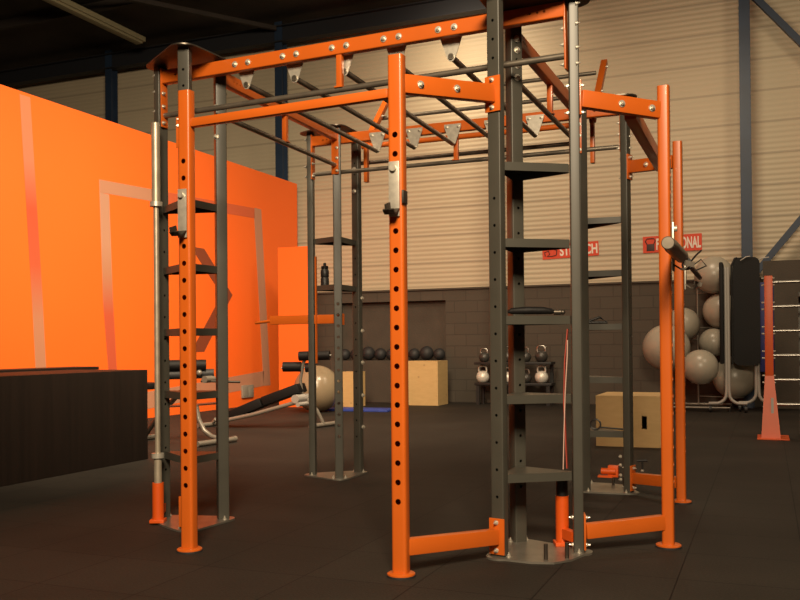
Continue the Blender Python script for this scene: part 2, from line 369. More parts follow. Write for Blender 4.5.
# shared meshes
z_up = [2.644, 2.551, 2.458] + [0.302 + 0.1332 * i for i in range(12)]
UW, UD = 0.070, 0.050
up_me = perforated('upright', UD, UW, 0.006, 0.003, H, z_up, 'grey_paint', 'X', 0.0075)
zc = [0.34 + 0.0865 * i for i in range(13)] + [2.644, 2.551]
up_in = perforated('upright_inner', 0.062, 0.066, 0.006, 0.003, H, zc, 'grey_paint', 'X', 0.0125)
up_in2 = perforated('upright_inner_b', 0.066, 0.068, 0.006, 0.003, H, z_up, 'grey_paint', 'X', 0.0075)
post_me = perforated('post', 0.072, 0.060, 0.014, 0.003, T - 0.012, [0.330 + 0.0875 * i for i in range(20)], 'orange', 'Y', 0.0135)
bolt = MB(); bolt.cyl((0, 0, 0), (0, 0, 0.004), 0.018, seg=18); bolt.cyl((0, 0, 0.003), (0, 0, 0.014), 0.0115, seg=6); bolt.cyl((0, 0, 0.013), (0, 0, 0.020), 0.006, seg=10)
bolt_me = bolt.mesh('bolt', 'zinc')
bolt_s = MB(); bolt_s.cyl((0, 0, 0), (0, 0, 0.004), 0.012, seg=14); bolt_s.cyl((0, 0, 0.003), (0, 0, 0.012), 0.008, seg=6); bolt_s.cyl((0, 0, 0.011), (0, 0, 0.022), 0.004, seg=8)
bolt_sm = bolt_s.mesh('bolt_small', 'zinc')
def put_bolt(p, d, parent, small=True):
    q = Vector(d).to_track_quat('Z', 'X').to_euler()
    o = link('bolt', bolt_sm if small else bolt_me, parent, Vector(p) - OFF, rot=q)
    o.matrix_parent_inverse = parent.matrix_basis.inverted()
    return o
arms = dict(M='Bv', L='Av', R='Bh', N='Dh')
nrm = {}
for t_, sx, sy in (('A', -1, -1), ('B', 1, -1), ('C', -1, 1), ('D', 1, 1)):
    nrm[t_ + 'v'] = Vector((-0.25 * sx, 0.97 * sy, 0)).normalized(); nrm[t_ + 'h'] = Vector((0.97 * sx, -0.25 * sy, 0)).normalized()
nrm['Bi'] = Vector((-.71, .71, 0)); nrm['Ai'] = Vector((.71, .71, 0)); nrm['Ci'] = Vector((.45, -.89, 0)); nrm['Di'] = Vector((-.71, -.71, 0))
ups = {}
for u, n in nrm.items():
    me = up_in if u == 'Ci' else (up_in2 if u[1] == 'i' else up_me)
    ups[u] = rl('upright', me, P[u], math.atan2(n.y, n.x))
# heavy bolts down the inner uprights, below the beams
for u in ('Bi', 'Ci', 'Ai', 'Di'):
    n = nrm[u]
for z in (2.66, 2.60, 2.52, 2.455): put_bolt(P['Bi'] + nrm['Bi'] * -0.034 + Vector((0, 0, z)), -nrm['Bi'], ups['Bi'], False)
for u in ('Cv', 'Ai'):
    for z in (2.50, 2.32): put_bolt(P[u] + Vector((0.0, -0.040, z)), (0.0, -1, 0), ups[u], False)
for z in (1.44, 1.17, 0.91, 0.64, 0.38): put_bolt(P['Cv'] + Vector((0.040, 0, z)), (1, -0.2, 0), ups['Cv'], False)
# base, top and shelves of each tower
def hull(keys, off, nseg=6, bulge=0.0):
    c = sum((P[k_] for k_ in keys), Vector()) / 3; pts = []
    ks = sorted(keys, key=lambda k_: math.atan2((P[k_] - c).y, (P[k_] - c).x)); out = []
    for i in range(3):
        p = P[ks[i]]; a = P[ks[i - 1]]; b = P[ks[(i + 1) % 3]]
        d1 = (p - a).normalized(); d2 = (b - p).normalized(); n1 = Vector((d1.y, -d1.x, 0)); n2 = Vector((d2.y, -d2.x, 0))
        a1 = math.atan2(n1.y, n1.x); a2 = math.atan2(n2.y, n2.x)
        while a2 < a1: a2 += 2 * PI
        for j in range(nseg + 1):
            t = a1 + (a2 - a1) * j / nseg; out.append((p.x + math.cos(t) * off, p.y + math.sin(t) * off))
        if bulge and ks[i][1] != 'i' and ks[(i + 1) % 3][1] != 'i':
            for f_ in (0.25, 0.5, 0.75):
                q = p.lerp(b, f_) + n2 * (off + bulge * math.sin(PI * f_)); out.append((q.x, q.y))
    return out
for t in 'ABCD':
    ks = [t + 'v', t + 'h', t + 'i']
    bp_ = rp('base_plate', MB().prism(hull(ks, 0.070, bulge=0.12 if t in 'BD' else 0.02), 0.0, 0.010), 'plate_steel', label='bare steel floor plate')
    rp('top_plate', MB().prism(hull(ks, 0.085), H, H + 0.008), 'dark_steel', label='dark steel top plate')
    for z in dict(A=(0.414, 0.785, 1.160, 1.536, 1.910), B=(0.407, 0.796, 1.190, 1.573, 1.953), C=(1.536, 1.915), D=(0.430, 0.812, 1.187, 1.565, 1.940))[t]:
        edge = []
        kk = sorted(ks, key=lambda k_: math.atan2((P[k_] - sum((P[q] for q in ks), Vector()) / 3).y, (P[k_] - sum((P[q] for q in ks), Vector()) / 3).x))
        for i in range(3):
            a, b = P[kk[i]], P[kk[(i + 1) % 3]]; d = (b - a).normalized()
            edge += [a + d * 0.034, b - d * 0.034]
        m_ = MB().prism([(e_.x, e_.y) for e_ in edge], z - 0.004, z)
        for i in range(0, 6, 2):
            a, b = edge[i], edge[i + 1]; m_.bar((a.x, a.y, z - 0.021), (b.x, b.y, z - 0.021), 0.004, 0.042)
        rp('shelf', m_, 'grey_paint')
    c = sum((P[k_] for k_ in ks), Vector()) / 3
    if t in 'BD':
        out = (P[t + 'v'] + P[t + 'h']) / 2 - P[t + 'i']; out.normalize(); tg = Vector((-out.y, out.x, 0))
        for s_ in (-0.055, 0.055):
            q = (P[t + 'v'] + P[t + 'h']) / 2 + tg * (s_ + (0.035 if t == 'B' else 0.0)) + out * 0.125
            rp('storage_peg', MB().cyl(q + Vector((0, 0, 0.01)), q + Vector((0, 0, 0.085)), 0.010), 'dark_steel')
    for k_ in ks:
        for s_ in (-1, 1):
            n = nrm[k_]; tg = Vector((-n.y, n.x, 0)); put_bolt(P[k_] + tg * s_ * 0.048 + Vector((0, 0, 0.010)), (0, 0, 1), bp_)
# orange posts with their arms
def arm(post, u, z, hi):
    n = nrm[u]; dz = Vector((0, 0, 0.035 if hi else -0.020)); ah = 0.088 if hi else 0.076; zz = Vector((0, 0, z)) + dz; a = P[u] + n * (UD / 2); b = P[post]; d = (b - a).normalized(); b = b - d * 0.028; tg = Vector((-d.y, d.x, 0)); tn = Vector((-n.y, n.x, 0))
    o = rp('arm', MB().bar(a + d * 0.008 + zz, b + zz - dz, 0.05, ah, bev=0.008), 'orange')
    R = Matrix((n, tn, Vector((0, 0, 1)))).transposed().to_4x4()
    fl = link('flange', MB().box(a + n * 0.005 + zz, (0.010, 0.084, 0.176), rot=R, bev=0.003).mesh('flange', 'orange', OFF), o)
    for s_ in (-1, 1): put_bolt(a + n * 0.010 + zz + Vector((0, 0, 0.068 * s_)), n, o)
    for s_ in (-1, 1): put_bolt(a - n * UD + zz + Vector((0, 0, 0.068 * s_)), -n, o)
    if hi:
        L = (b - a).length; side = tg if post in 'LN' else -tg
        if side.y > 0: side = -side
        for f_ in (0.16, 0.55) if post != 'R' else (0.12, 0.50):
            put_bolt(b - d * L * f_ + side * 0.025 + zz - dz * (1 - f_), side, o, False)
    return o
for post, u in arms.items():
    o = rl('post', post_me, P[post] + Vector((0, 0, 0.012)), 0 if post in 'ML' else PI / 2)
    foot = link('foot', MB().lathe([(0.050, 0.008), (0.064, 0.008), (0.064, 0.014), (0.058, 0.018), (0.034, 0.019)], P[post]).mesh('foot', 'orange', OFF - Vector((0, 0, 0))), rig)
    foot['label'] = 'round orange foot flange'
    rp('rubber_pad', MB().cyl(P[post], P[post] + Vector((0, 0, 0.0085)), 0.067, seg=28), 'rubber_black')
    arm(post, u, 2.245, True); arm(post, u, 0.130, False)
zz = 2.202
rp('cross_bar', MB().bar(P['L'] + Vector((0.036, 0, zz - 0.0)), P['M'] + Vector((-0.036, 0, zz - 0.0)), 0.045, 0.048, bev=0.014), 'orange')
rp('cross_bar', MB().bar((-0.638, 4.70, 2.238), (-0.648, 6.22, 2.238), 0.062, 0.075, bev=0.008), 'orange')
# pull-up frames on the four sides: beam, bar below, end flanges, middle strut
def side_frame(a, b, along, xs_bolts, ztop=2.740, zbot=2.660, bar=2.468, strut=0.5, rise=0.0):
    """a, b = end points (x, y); along 'X' or 'Y'"""
    a, b = Vector((*a, 0)), Vector((*b, rise)); d = (b - a).normalized(); L = (b - a).length; zm = (ztop + zbot) / 2; tg = Vector((-d.y, d.x, 0)).normalized(); up = d.cross(tg)
    beam_me = perforated('beam', 0.050, ztop - zbot, 0.007, 0.004, L - 0.016, [0.10, 0.135, 0.175, L - 0.115, L - 0.15, L - 0.19], 'orange', 'X', 0.0065, cap=False)
    # local z -> d, local y -> world z, local x -> horizontal normal
    R = Matrix((tg, up, d)).transposed()
    o = link('beam', beam_me, rig, a + d * 0.008 + Vector((0, 0, zm)) - OFF, rot=R.to_euler())
    rp('pull_up_bar', MB().cyl(a + d * 0.008 + Vector((0, 0, bar)), b - d * 0.008 + Vector((0, 0, bar)), 0.0165, seg=18), 'steel', label='bare steel pull-up bar')
    R2 = Matrix((d, tg, up)).transposed().to_4x4()
    for e_, s_ in ((a, 1), (b, -1)):
        fl = rp('end_flange', MB().box(e_ + d * 0.004 * s_ + Vector((0, 0, 2.575)), (0.008, 0.060, 0.36), rot=R2, bev=0.002), 'orange')
        for z in (2.42, 2.52, 2.60): put_bolt(e_ + d * 0.008 * s_ + tg * -0.018 + Vector((0, 0, z)), d * s_, fl)
        for z in (2.42, 2.50, 2.62, 2.72): put_bolt(e_ - d * 0.05 * s_ + tg * -0.01 + Vector((0, 0, z)), -d * s_, fl)
    m_ = a + d * L * strut
    rp('strut', MB().bar(m_ + Vector((0, 0, bar + 0.012)), m_ + Vector((0, 0, zbot)), 0.034, 0.034, bev=0.004).box(m_ + Vector((0, 0, bar + 0.012)), (0.05, 0.05, 0.008)), 'orange')
    return o
beam_ab = side_frame((P['Ah'].x + 0.030, 4.518), (P['Bh'].x - 0.030, 4.475), 'X', None, strut=0.487, rise=0.030)
beam_cd = side_frame((P['Ch'].x + 0.030, 6.422), (P['Dh'].x - 0.030, 6.422), 'X', None, bar=2.435)
side_frame((-3.085, P['Ai'].y + 0.045), (-3.118, P['Ci'].y - 0.036), 'Y', None)
side_frame((-1.239, P['Bi'].y + 0.045), (-1.226, P['Di'].y - 0.045), 'Y', None)
# monkey bars between the front and rear beams
tri = [(-0.066, 0.065), (0.066, 0.065), (0.066, 0.045), (0.022, -0.080), (0.010, -0.094), (-0.010, -0.094), (-0.022, -0.080), (-0.066, 0.045)]
def hollow(p0, p1, r, th=0.004, seg=16):
    m_ = MB(); m_.cyl(p0, p1, r, seg=seg, caps=False); m_.cyl(p0, p1, r - th, seg=seg, caps=False)
    bmesh.ops.bridge_loops(m_.bm, edges=[e_ for e_ in m_.bm.edges if e_.is_boundary and (e_.verts[0].co - Vector(p0)).length < r * 1.2])
    bmesh.ops.bridge_loops(m_.bm, edges=[e_ for e_ in m_.bm.edges if e_.is_boundary and (e_.verts[0].co - Vector(p1)).length < r * 1.2])
    return m_
for xa, xc in ((-2.826, -2.790), (-2.503, -2.480), (-2.185, -2.170), (-1.868, -1.855), (-1.550, -1.540)):
    rp('rung', hollow((xa, 4.528, 2.595), (xc, 6.362, 2.560), 0.0165), 'steel', label='bare steel monkey bar rung')
    for x, y, s_, zo in ((xa, 4.5400, 1, 0.0), (xc, 6.3700, -1, -0.020)):
        M4 = Matrix.Translation((x, y, 2.665 + zo)) @ Matrix.Rotation(PI / 2, 4, 'X')
        br_ = rp('bracket', MB().prism(tri, -0.003, 0.003, M4), 'zinc', label='pale zinc rung bracket')
        for dx in (-0.045, 0.045): put_bolt((x + dx, y + 0.003 * s_, 2.708 + zo), (0, s_, 0), br_)
    for dx in (-0.045, 0.045): put_bolt((xa + dx, 4.493 - (xa + dx + 3.4) * 0.0175, 2.700 + (xa + dx + 3.4) * 0.012), (0, -1, 0), beam_ab, False)
# raised slanting pull-up station behind the rear beam
for k_ in ('Cv', 'Dv'):
    p = P[k_] + Vector((0.075, 0, 0)); pts = [(p.y + 0.040, 2.40), (p.y + 0.040, 2.72), (p.y + 0.62, 3.33)]
    m_ = MB(); m_.bar((p.x, pts[0][0], pts[0][1]), (p.x, pts[1][0], pts[1][1] + 0.02), 0.05, 0.030, bev=0.003)
    m_.bar((p.x, pts[1][0], pts[1][1]), (p.x, pts[2][0], pts[2][1]), 0.05, 0.045, bev=0.003)
    pl_ = rp('slanted_plate', m_, 'orange')
    for f_ in (0.45, 0.85): put_bolt((p.x + 0.025, pts[1][0] + 0.62 * f_, pts[1][1] + 0.65 * f_), (1, 0, 0), pl_)
for y, z in ((7.12, 3.02), (7.36, 3.26), (6.80, 2.575)):
    rp('pull_up_bar', MB().cyl((P['Cv'].x, y, z), (P['Dv'].x, y, z), 0.0165, seg=16), 'steel', label='bare steel pull-up bar')
rp('rear_tube', MB().cyl((P['Cv'].x + 0.035, 6.745, 2.70), (P['Dv'].x - 0.035, 6.745, 2.70), 0.022, seg=18), 'orange')
# barbell holders bolted to the front towers, and the pivot bolted to the rear right tower
for (x, y, z1, k_) in ((-3.365, 4.385, 0.245, 'Ah'), (-0.990, 4.600, 0.265, 'Bh')):
    m_ = MB(); pr = [(0.028, 0.03), (0.034, 0.03), (0.034, z1), (0.027, z1), (0.027, 0.05), (0.0, 0.05)]
    m_.lathe(pr[:], (x, y, 0), 24)
    h_ = rp('barbell_holder', m_, 'orange_red', label='bright orange upright barbell holder')
    e_ = P[k_] - Vector((x, y, 0)); d_ = e_.normalized()
    rp('holder_foot', MB().box((x, y, 0.02), (0.085, 0.085, 0.02), rz=0.4, bev=0.003).bar((x, y, 0.075), Vector((x, y, 0.075)) + d_ * max(e_.length - 0.03, 0.03), 0.04, 0.05), 'orange_red')
    if k_ == 'Bh': rp('holder_sleeve', MB().cyl((x, y, z1 - 0.01), (x, y, z1 + 0.085), 0.030, seg=24), 'black', label='black plastic sleeve')
pv = rp('pivot', MB().box((-1.00, 6.33, 0.16), (0.07, 0.05, 0.08), bev=0.004).cyl((-1.08, 6.31, 0.16), (-0.98, 6.31, 0.16), 0.022).box((-1.05, 6.31, 0.125), (0.10, 0.06, 0.012)), 'orange_red', label='small orange pivot bracket')
for z in (0.10, 0.13, 0.20, 0.26): put_bolt((-0.955, 6.36, z), (-0.4, -0.9, 0), pv)
kn = rp('locking_knob', MB().cyl((-0.80, 6.30, 0.17), (-0.80, 6.30, 0.235), 0.006).cyl((-0.835, 6.30, 0.240), (-0.765, 6.30, 0.246), 0.009), 'black')
for q in (1,): put_bolt((-0.80, 6.30, 0.172), (0, 0, 1), kn)

# ------------------------------------------------------------------ hooks and bars on the rig
def j_hook(loc, rz, label, cheek=True):
    t = thing('j_hook', label, 'hook', loc, rz, 'steel hooks pinned to the orange posts')
    m_ = MB().box((0, -0.008, 0.122), (0.052, 0.010, 0.250), bev=0.003)
    link('plate', m_.mesh('plate', 'zinc'), t)
    pts = [(0, -0.010, 0.03), (0, -0.045, 0.006), (0, -0.062, 0.004), (0, -0.082, 0.020), (0, -0.090, 0.045)]
    c_ = MB()
    for a_, b_ in zip(pts, pts[1:]): c_.bar(a_, b_, 0.052, 0.008)
    link('cup', c_.mesh('cup', 'dark_steel'), t, label='dark hook cup')
    link('pin', MB().cyl((0, -0.028, 0.215), (0, -0.010, 0.215), 0.015, seg=18).mesh('pin', 'zinc'), t)
    if cheek: link('side_cheek', MB().box((0.041, 0.015, 0.085), (0.009, 0.055, 0.06), bev=0.003).mesh('side_cheek', 'dark_steel'), t)
    return t
hz_ = 1.635
j_hook((P['M'].x - 0.002, P['M'].y - 0.030, hz_), 0, 'steel J hook pinned to the front middle orange post')
j_hook((P['L'].x - 0.002, P['L'].y - 0.030, hz_ - 0.022), 0, 'steel J hook pinned to the front left orange post beside the tall barbell', False)
j_hook((P['R'].x + 0.032, P['R'].y, 1.42), PI / 2, 'steel J hook on the taller right orange post under the thick bar sleeve')
j_hook((P['N'].x + 0.032, P['N'].y, 1.40), PI / 2, 'steel J hook on the rear right orange post under the far end of the bar')

bb = thing('barbell', 'steel barbell standing upright in the orange holder of the left tower', 'barbell', (-3.365, 4.385, 0.051))
def barbell(t, L=2.03):
    link('shaft', MB().cyl((0, 0, 0.33), (0, 0, L - 0.45), 0.0165, seg=18).mesh('shaft', 'bar_steel'), t)
    for z0, z1, cz in ((0.0, 0.355, 0.355), (L - 0.485, L, L - 0.485)):
        link('sleeve', MB().cyl((0, 0, z0), (0, 0, z1), 0.0255 if z0 else 0.0230, seg=22).mesh('sleeve', 'bar_steel'), t)
        link('collar', MB().cyl((0, 0, cz - 0.014), (0, 0, cz + 0.014), 0.037, seg=24).mesh('collar', 'zinc'), t)
barbell(bb, 2.338)
bh = thing('barbell', 'thick-sleeved steel bar lying across the hooks of the two right posts', 'barbell', (-0.408, 4.18, 1.500))
link('shaft', MB().cyl((0, 0.74, 0), (0, 2.06, -0.02), 0.015, seg=16).mesh('shaft', 'dark_steel'), bh)
link('sleeve', MB().lathe([(0.026, 0), (0.030, 0.004), (0.030, 0.10), (0.034, 0.16), (0.034, 0.70), (0.028, 0.74), (0.018, 0.76)], seg=26).mesh('sleeve', 'steel'), bh, rot=(-PI / 2, 0, 0))
link('collar', MB().cyl((0, 0.76, 0), (0, 0.79, 0), 0.026).cyl((0, 0.86, 0), (0, 0.885, 0), 0.024).cyl((0, 1.0, 0), (0, 1.03, 0), 0.024).mesh('collar', 'black'), bh, label='black collar')
# bent wire of the spring clamp on the bar
sc_ = thing('spring_clamp', 'black bent wire spring clamp on the thick bar behind the right post', 'clamp', (-0.418, 5.32, 1.49))
link('coil', MB().tube([(0.024 * math.cos(a), -0.03 + 0.0035 * i, 0.024 * math.sin(a)) for i, a in enumerate([k_ * PI / 5 for k_ in range(24)])], 0.004, 6).mesh('coil', 'black'), sc_)
link('grip', MB().tube([(0.02, -0.03, 0.01), (0.055, -0.05, 0.05), (0.085, -0.06, 0.075)], 0.005, 6).mesh('grip', 'black'), sc_)
link('hook_wire', MB().tube([(0.02, 0.10, 0.0), (0.07, 0.12, 0.04), (0.10, 0.1, 0.0), (0.04, 0.06, -0.03)], 0.004, 6).mesh('hook_wire', 'black'), sc_)

dp = thing('dip_handle', 'orange box-section dip bar fixed across the rear left tower', 'dip bar', (-3.46, 6.45, 1.26))
link('bar', MB().box((-0.03, 0, 0.005), (0.62, 0.05, 0.072), bev=0.004).mesh('bar', 'orange'), dp)
link('handle', MB().tube([(-0.33, 0, 0.0), (-0.40, 0, -0.006), (-0.49, 0, -0.014)], 0.012, 12).mesh('handle', 'orange'), dp)
link('clamp_plate', MB().box((0.100, -0.035, 0.08), (0.010, 0.02, 0.86)).box((0.330, -0.03, 0.0), (0.03, 0.02, 0.09)).mesh('clamp_plate', 'orange'), dp)

bt = thing('water_bottle', 'black water bottle on the shelf of the rear left tower', 'bottle', (-3.300, 6.455, 1.536))
link('body', MB().lathe([(0.030, 0), (0.034, 0.004), (0.034, 0.055), (0.029, 0.065), (0.034, 0.075), (0.034, 0.12), (0.026, 0.135)]).mesh('body', 'black'), bt)
link('cap', MB().lathe([(0.027, 0.133), (0.029, 0.14), (0.029, 0.158), (0.012, 0.162), (0.012, 0.178), (0.008, 0.185)]).mesh('cap', 'black_pad'), bt)

rh = thing('rope_handle', 'black padded handle lying on the chest-high shelf of the nearest tower', 'handle', (-1.080, 4.40, 1.190), 0.35)
link('grip', MB().tube([(-0.13, 0, 0.022), (-0.11, 0, 0.026), (-0.03, 0, 0.028), (0.05, 0, 0.027), (0.09, 0, 0.022), (0.10, 0, 0.02)], 0.02, 14, rad=[0.006, 0.016, 0.020, 0.019, 0.014, 0.008]).mesh('grip', 'black_pad'), rh)
link('end_fitting', MB().cyl((0.10, 0, 0.018), (0.135, 0, 0.018), 0.014).sphere((0.145, 0, 0.018), 0.013, u=12, v=8).mesh('end_fitting', 'dark_steel'), rh)
eb = thing('exercise_band', 'narrow pink and red band hanging beside the right upright of the nearest tower', 'exercise band', (-0.938, 4.447, 0.408))
def ribbon(pts, wd, th):
    m_ = MB()
    for a_, b_ in zip(pts, pts[1:]): m_.bar(a_, b_, wd, th)
    return m_
link('red_strip', ribbon([(0.008, 0.003, 0.02), (-0.004, 0.003, 0.35), (0.002, 0.003, 0.55), (0.018, 0.003, 0.715)], 0.024, 0.004).mesh('red_strip', 'band_red'), eb)
link('pink_strip', ribbon([(-0.010, -0.004, 0.015), (-0.004, -0.004, 0.20), (0.004, -0.004, 0.40), (0.016, -0.004, 0.58), (0.018, -0.004, 0.66)], 0.011, 0.004).mesh('pink_strip', 'band_pink'), eb)
tg_ = thing('grip_handle', 'small black triangular handle on the middle shelf of the rear right tower', 'handle', (-1.13, 6.42, 1.187))
link('grip', MB().tube([(-0.07, 0, 0.012), (0.08, 0.03, 0.012), (0.03, 0.02, 0.05), (-0.07, 0, 0.014)], 0.010, 10).mesh('grip', 'black'), tg_)
cb = thing('carabiner', 'black ring carabiner lying on the lowest shelf of the rear right tower', 'carabiner', (-1.14, 6.44, 0.430))
link('ring', MB().tube([(0.036 * math.cos(k_ * PI / 10), 0, 0.042 + 0.036 * math.sin(k_ * PI / 10)) for k_ in range(20)], 0.006, 8, closed=True).mesh('ring', 'black'), cb)
link('rod', MB().cyl((0.035, 0, 0.022), (0.20, 0, 0.012), 0.006).mesh('rod', 'black'), cb)

# ------------------------------------------------------------------ reception desk
dk = thing('reception_desk', 'low dark wood-veneered desk at the left edge in front of the orange wall', 'desk', (-5.85, 4.67, 0))
link('body', MB().box((0, 0, 0.42), (0.90, 4.44, 0.84), bev=0.004).mesh('body', 'dark_veneer'), dk)
link('rear_top', MB().box((-0.62, 1.15, 0.845), (0.34, 2.9, 0.03), bev=0.004).box((-0.62, 1.15, 0.415), (0.30, 2.8, 0.83)).mesh('rear_top', 'dark_veneer'), dk)

# ------------------------------------------------------------------ wooden boxes
def plyo(label, loc, sx, sy, sz, slot=None, rz=0):
    t = thing('plyo_box', label, 'wooden box', loc, rz, 'pale wooden jump boxes')
    th = 0.018
    fr = MB()
    if slot:
        x0, x1, z0, z1 = slot
        for a_, b_, c_, d_ in ((-sx / 2, x0, 0, sz), (x1, sx / 2, 0, sz), (x0, x1, 0, z0), (x0, x1, z1, sz)):
            fr.box(((a_ + b_) / 2, -sy / 2 + th / 2, (c_ + d_) / 2), (b_ - a_, th, d_ - c_))
    else: fr.box((0, -sy / 2 + th / 2, sz / 2), (sx, th, sz))
    link('panel', fr.mesh('panel', 'birch_ply'), t)
    link('panel', MB().box((0, sy / 2 - th / 2, sz / 2), (sx, th, sz)).mesh('panel', 'birch_ply'), t)
    for s_ in (-1, 1): link('panel', MB().box((s_ * (sx / 2 - th / 2), 0, sz / 2), (th, sy - 2 * th, sz)).mesh('panel', 'birch_ply'), t)
    link('lid', MB().box((0, 0, sz - th / 2 + 0.001), (sx + 0.002, sy + 0.002, th)).mesh('lid', 'birch_ply'), t)
    return t
plyo('pale plywood box with a hand slot standing right of the rig', (-1.31, 9.24 + 0.38, 0), 0.645, 0.74, 0.515, (0.135, 0.185, 0.185, 0.315))
plyo('tall pale plywood box in front of the niche of black balls', (-5.56, 14.78, 0), 0.60, 0.52, 0.77)
plyo('pale box seen between the uprights of the rear left tower', (-6.64, 14.02, 0), 0.30, 0.36, 0.60)
thing('floor_mat', 'thin blue exercise mat on the floor by the ledge', 'mat', (-6.08, 13.12, 0), 0.03, me=MB().box((0, 0, 0.018), (1.10, 0.45, 0.036), bev=0.008).mesh('floor_mat', 'blue_mat'))

# ------------------------------------------------------------------ medicine balls in the niche
for i, (px, z, r) in enumerate(((-7.44, 0, .11), (-7.20, 0, .115), (-6.95, 0, .13), (-6.70, 0, .115), (-6.47, 0, .11), (-6.245, 0, .11), (-6.02, 0, .11), (-5.775, 0, .13), (-5.53, 0, .11))):
    lb = ['leftmost black medicine ball on the ledge of the niche', 'black medicine ball second from the left on the niche ledge', 'largest black medicine ball just right of the rear left tower, on the niche ledge',
          'black medicine ball fourth from the left on the niche ledge', 'black medicine ball just left of the front middle post, on the ledge', 'black medicine ball hidden behind the front middle post, on the ledge', 'small black medicine ball just right of the front middle post, on the ledge',
          'larger black medicine ball second from the right end of the niche ledge', 'rightmost black medicine ball on the niche ledge above the tall box'][i]
    b_ = MB().sphere((0, 0, r), r)
    thing('medicine_ball', lb, 'medicine ball', (px, 15.36, 0.77), 0, 'medicine balls on the niche ledge', me=b_.mesh('medicine_ball', 'rubber_black'))

# ------------------------------------------------------------------ kettlebell rack
kr = thing('kettlebell_rack', 'black two-tier rack of kettlebells against the dark plinth', 'rack', (-4.06, 15.12, 0))
for z in (0.72, 0.36): link('shelf', MB().box((0, 0, z), (1.36, 0.34, 0.045), bev=0.004).mesh('shelf', 'black'), kr)
for x in (-0.62, -0.05, 0.62):
    for y, lh in ((-0.14, 0.34), (0.145, 0.70)): link('leg', MB().box((x, y, lh / 2), (0.06, 0.04, lh)).mesh('leg', 'black'), kr)
def kettlebell(mt):
    t = thing('kettlebell', '', 'kettlebell', group='kettlebells on the rack')
    link('bell', MB().lathe([(0.055, 0), (0.085, 0.02), (0.108, 0.07), (0.110, 0.105), (0.095, 0.150), (0.060, 0.185), (0.030, 0.196)]).mesh('bell', mt), t)
    hp = [(-0.055, 0, 0.150), (-0.072, 0, 0.200), (-0.066, 0, 0.250), (-0.035, 0, 0.274), (0.035, 0, 0.274), (0.066, 0, 0.250), (0.072, 0, 0.200), (0.055, 0, 0.150)]
    link('handle', MB().tube(hp, 0.015, 10).mesh('handle', 'chrome' if mt == 'kb_dark' else mt), t)
    return t
ks_, kd_ = kettlebell('kb_silver'), kettlebell('kb_dark'); used = set()
for proto, x, z, s_, lb in ((ks_, -4.63, 0.3825, 1.05, 'pale kettlebell on the lower tier at the left end of the rack'),
                        (ks_, -3.58, 0.3825, 1.05, 'round pale kettlebell on the lower tier at the right end of the rack'),
                        (ks_, -4.17, 0.3825, 0.95, 'pale kettlebell on the lower tier seen in the gap between two uprights'),
                        (kd_, -3.85, 0.3825, 0.85, 'dark kettlebell on the lower tier left of the round pale one'),
                        (kd_, -4.60, 0.7425, 0.85, 'dark kettlebell on the top tier at the left end of the rack'),
                        (kd_, -4.17, 0.7425, 0.95, 'dark kettlebell on the top tier seen in the gap between two uprights'),
                        (kd_, -3.86, 0.7425, 0.90, 'dark kettlebell with a bright handle, second from the right on the top tier'),
                        (kd_, -3.58, 0.7425, 1.0, 'dark kettlebell with a bright handle at the right end of the top tier')):
    o = proto if proto.name not in used else copy_tree(proto); used.add(proto.name)
    o.location = (x, 15.10, z); o.scale = (s_, s_, s_); o['label'] = lb; o.rotation_euler = (0, 0, random.uniform(-.3, .3))

# ------------------------------------------------------------------ stability balls and their rack
def ball(label, c, r, mt='ball_grey', grp='large grey exercise balls'):
    m_ = MB().sphere((0, 0, 0), r, u=40, v=28)
    m_.lathe([(0.02, r - 0.002), (0.02, r + 0.001), (0.0, r + 0.001)], seg=12)
    thing('exercise_ball', label, 'exercise ball', c, 0, grp, me=m_.mesh('exercise_ball', mt)).rotation_euler = (0.5, 0.6, 0)
ball('tan exercise ball on the floor behind the rear left tower', (-6.62, 12.65, 0.372), 0.37, 'ball_tan')
bl = [((-1.452, 14.45, 0.975), .360, 'largest pale grey exercise ball, leftmost in the ball rack'),
      ((-1.245, 14.95, 1.345), .265, 'grey exercise ball behind the two right posts, above the largest one'),
      ((-0.935, 14.20, 0.680), .262, 'grey exercise ball at the front, lowest and nearest of the rack'),
      ((-0.770, 14.95, 2.115), .295, 'pale grey exercise ball at the very top of the rack, against the ribbed wall'),
      ((-0.665, 15.0, 1.545), .280, 'pale grey exercise ball second from the top beside the folded mats'),
      ((-0.780, 14.90, 1.050), .220, 'small grey exercise ball in the middle of the rack'),
      ((-0.475, 14.92, 0.500), .330, 'dim grey exercise ball low behind the trolley frame')]
for c, r, lb in bl: ball(lb, c, r)
rk = thing('ball_rack', 'slim grey wire rack holding the exercise balls', 'rack', (-1.03, 15.15, 0))
RO = Vector((-1.03, 15.15, 0))
link('pole', MB().cyl((0, 0, 0.06), (0, 0, 2.02), 0.013).mesh('pole', 'tube_grey'), rk)
link('base_frame', MB().tube([(-0.55, -0.80, 0.06), (0.50, -0.80, 0.06), (0.50, 0.10, 0.06), (-0.55, 0.10, 0.06)], 0.014, 8, closed=True).cyl((-0.55, 0, 0.06), (0.50, 0, 0.06), 0.012).mesh('base_frame', 'tube_grey'), rk)
for x in (-0.55, 0.50):
    for y in (-0.80, 0.10): link('foot', MB().cyl((x, y, 0.0), (x, y, 0.06), 0.018).mesh('foot', 'black'), rk)
for c, r, lb in bl:
    q = Vector(c) - RO; rr = 0.13; z = q.z - math.sqrt(r * r - rr * rr) - 0.010
    m_ = MB().tube([(q.x + rr * math.cos(a_ * PI / 12), q.y + rr * math.sin(a_ * PI / 12), z) for a_ in range(24)], 0.006, 6, closed=True)
    dd = Vector((q.x, q.y, 0)); dd = dd * (1 - rr / dd.length); m_.cyl((0, 0, z), (dd.x, dd.y, z), 0.008, seg=8)
    link('cradle', m_.mesh('cradle', 'tube_grey'), rk)

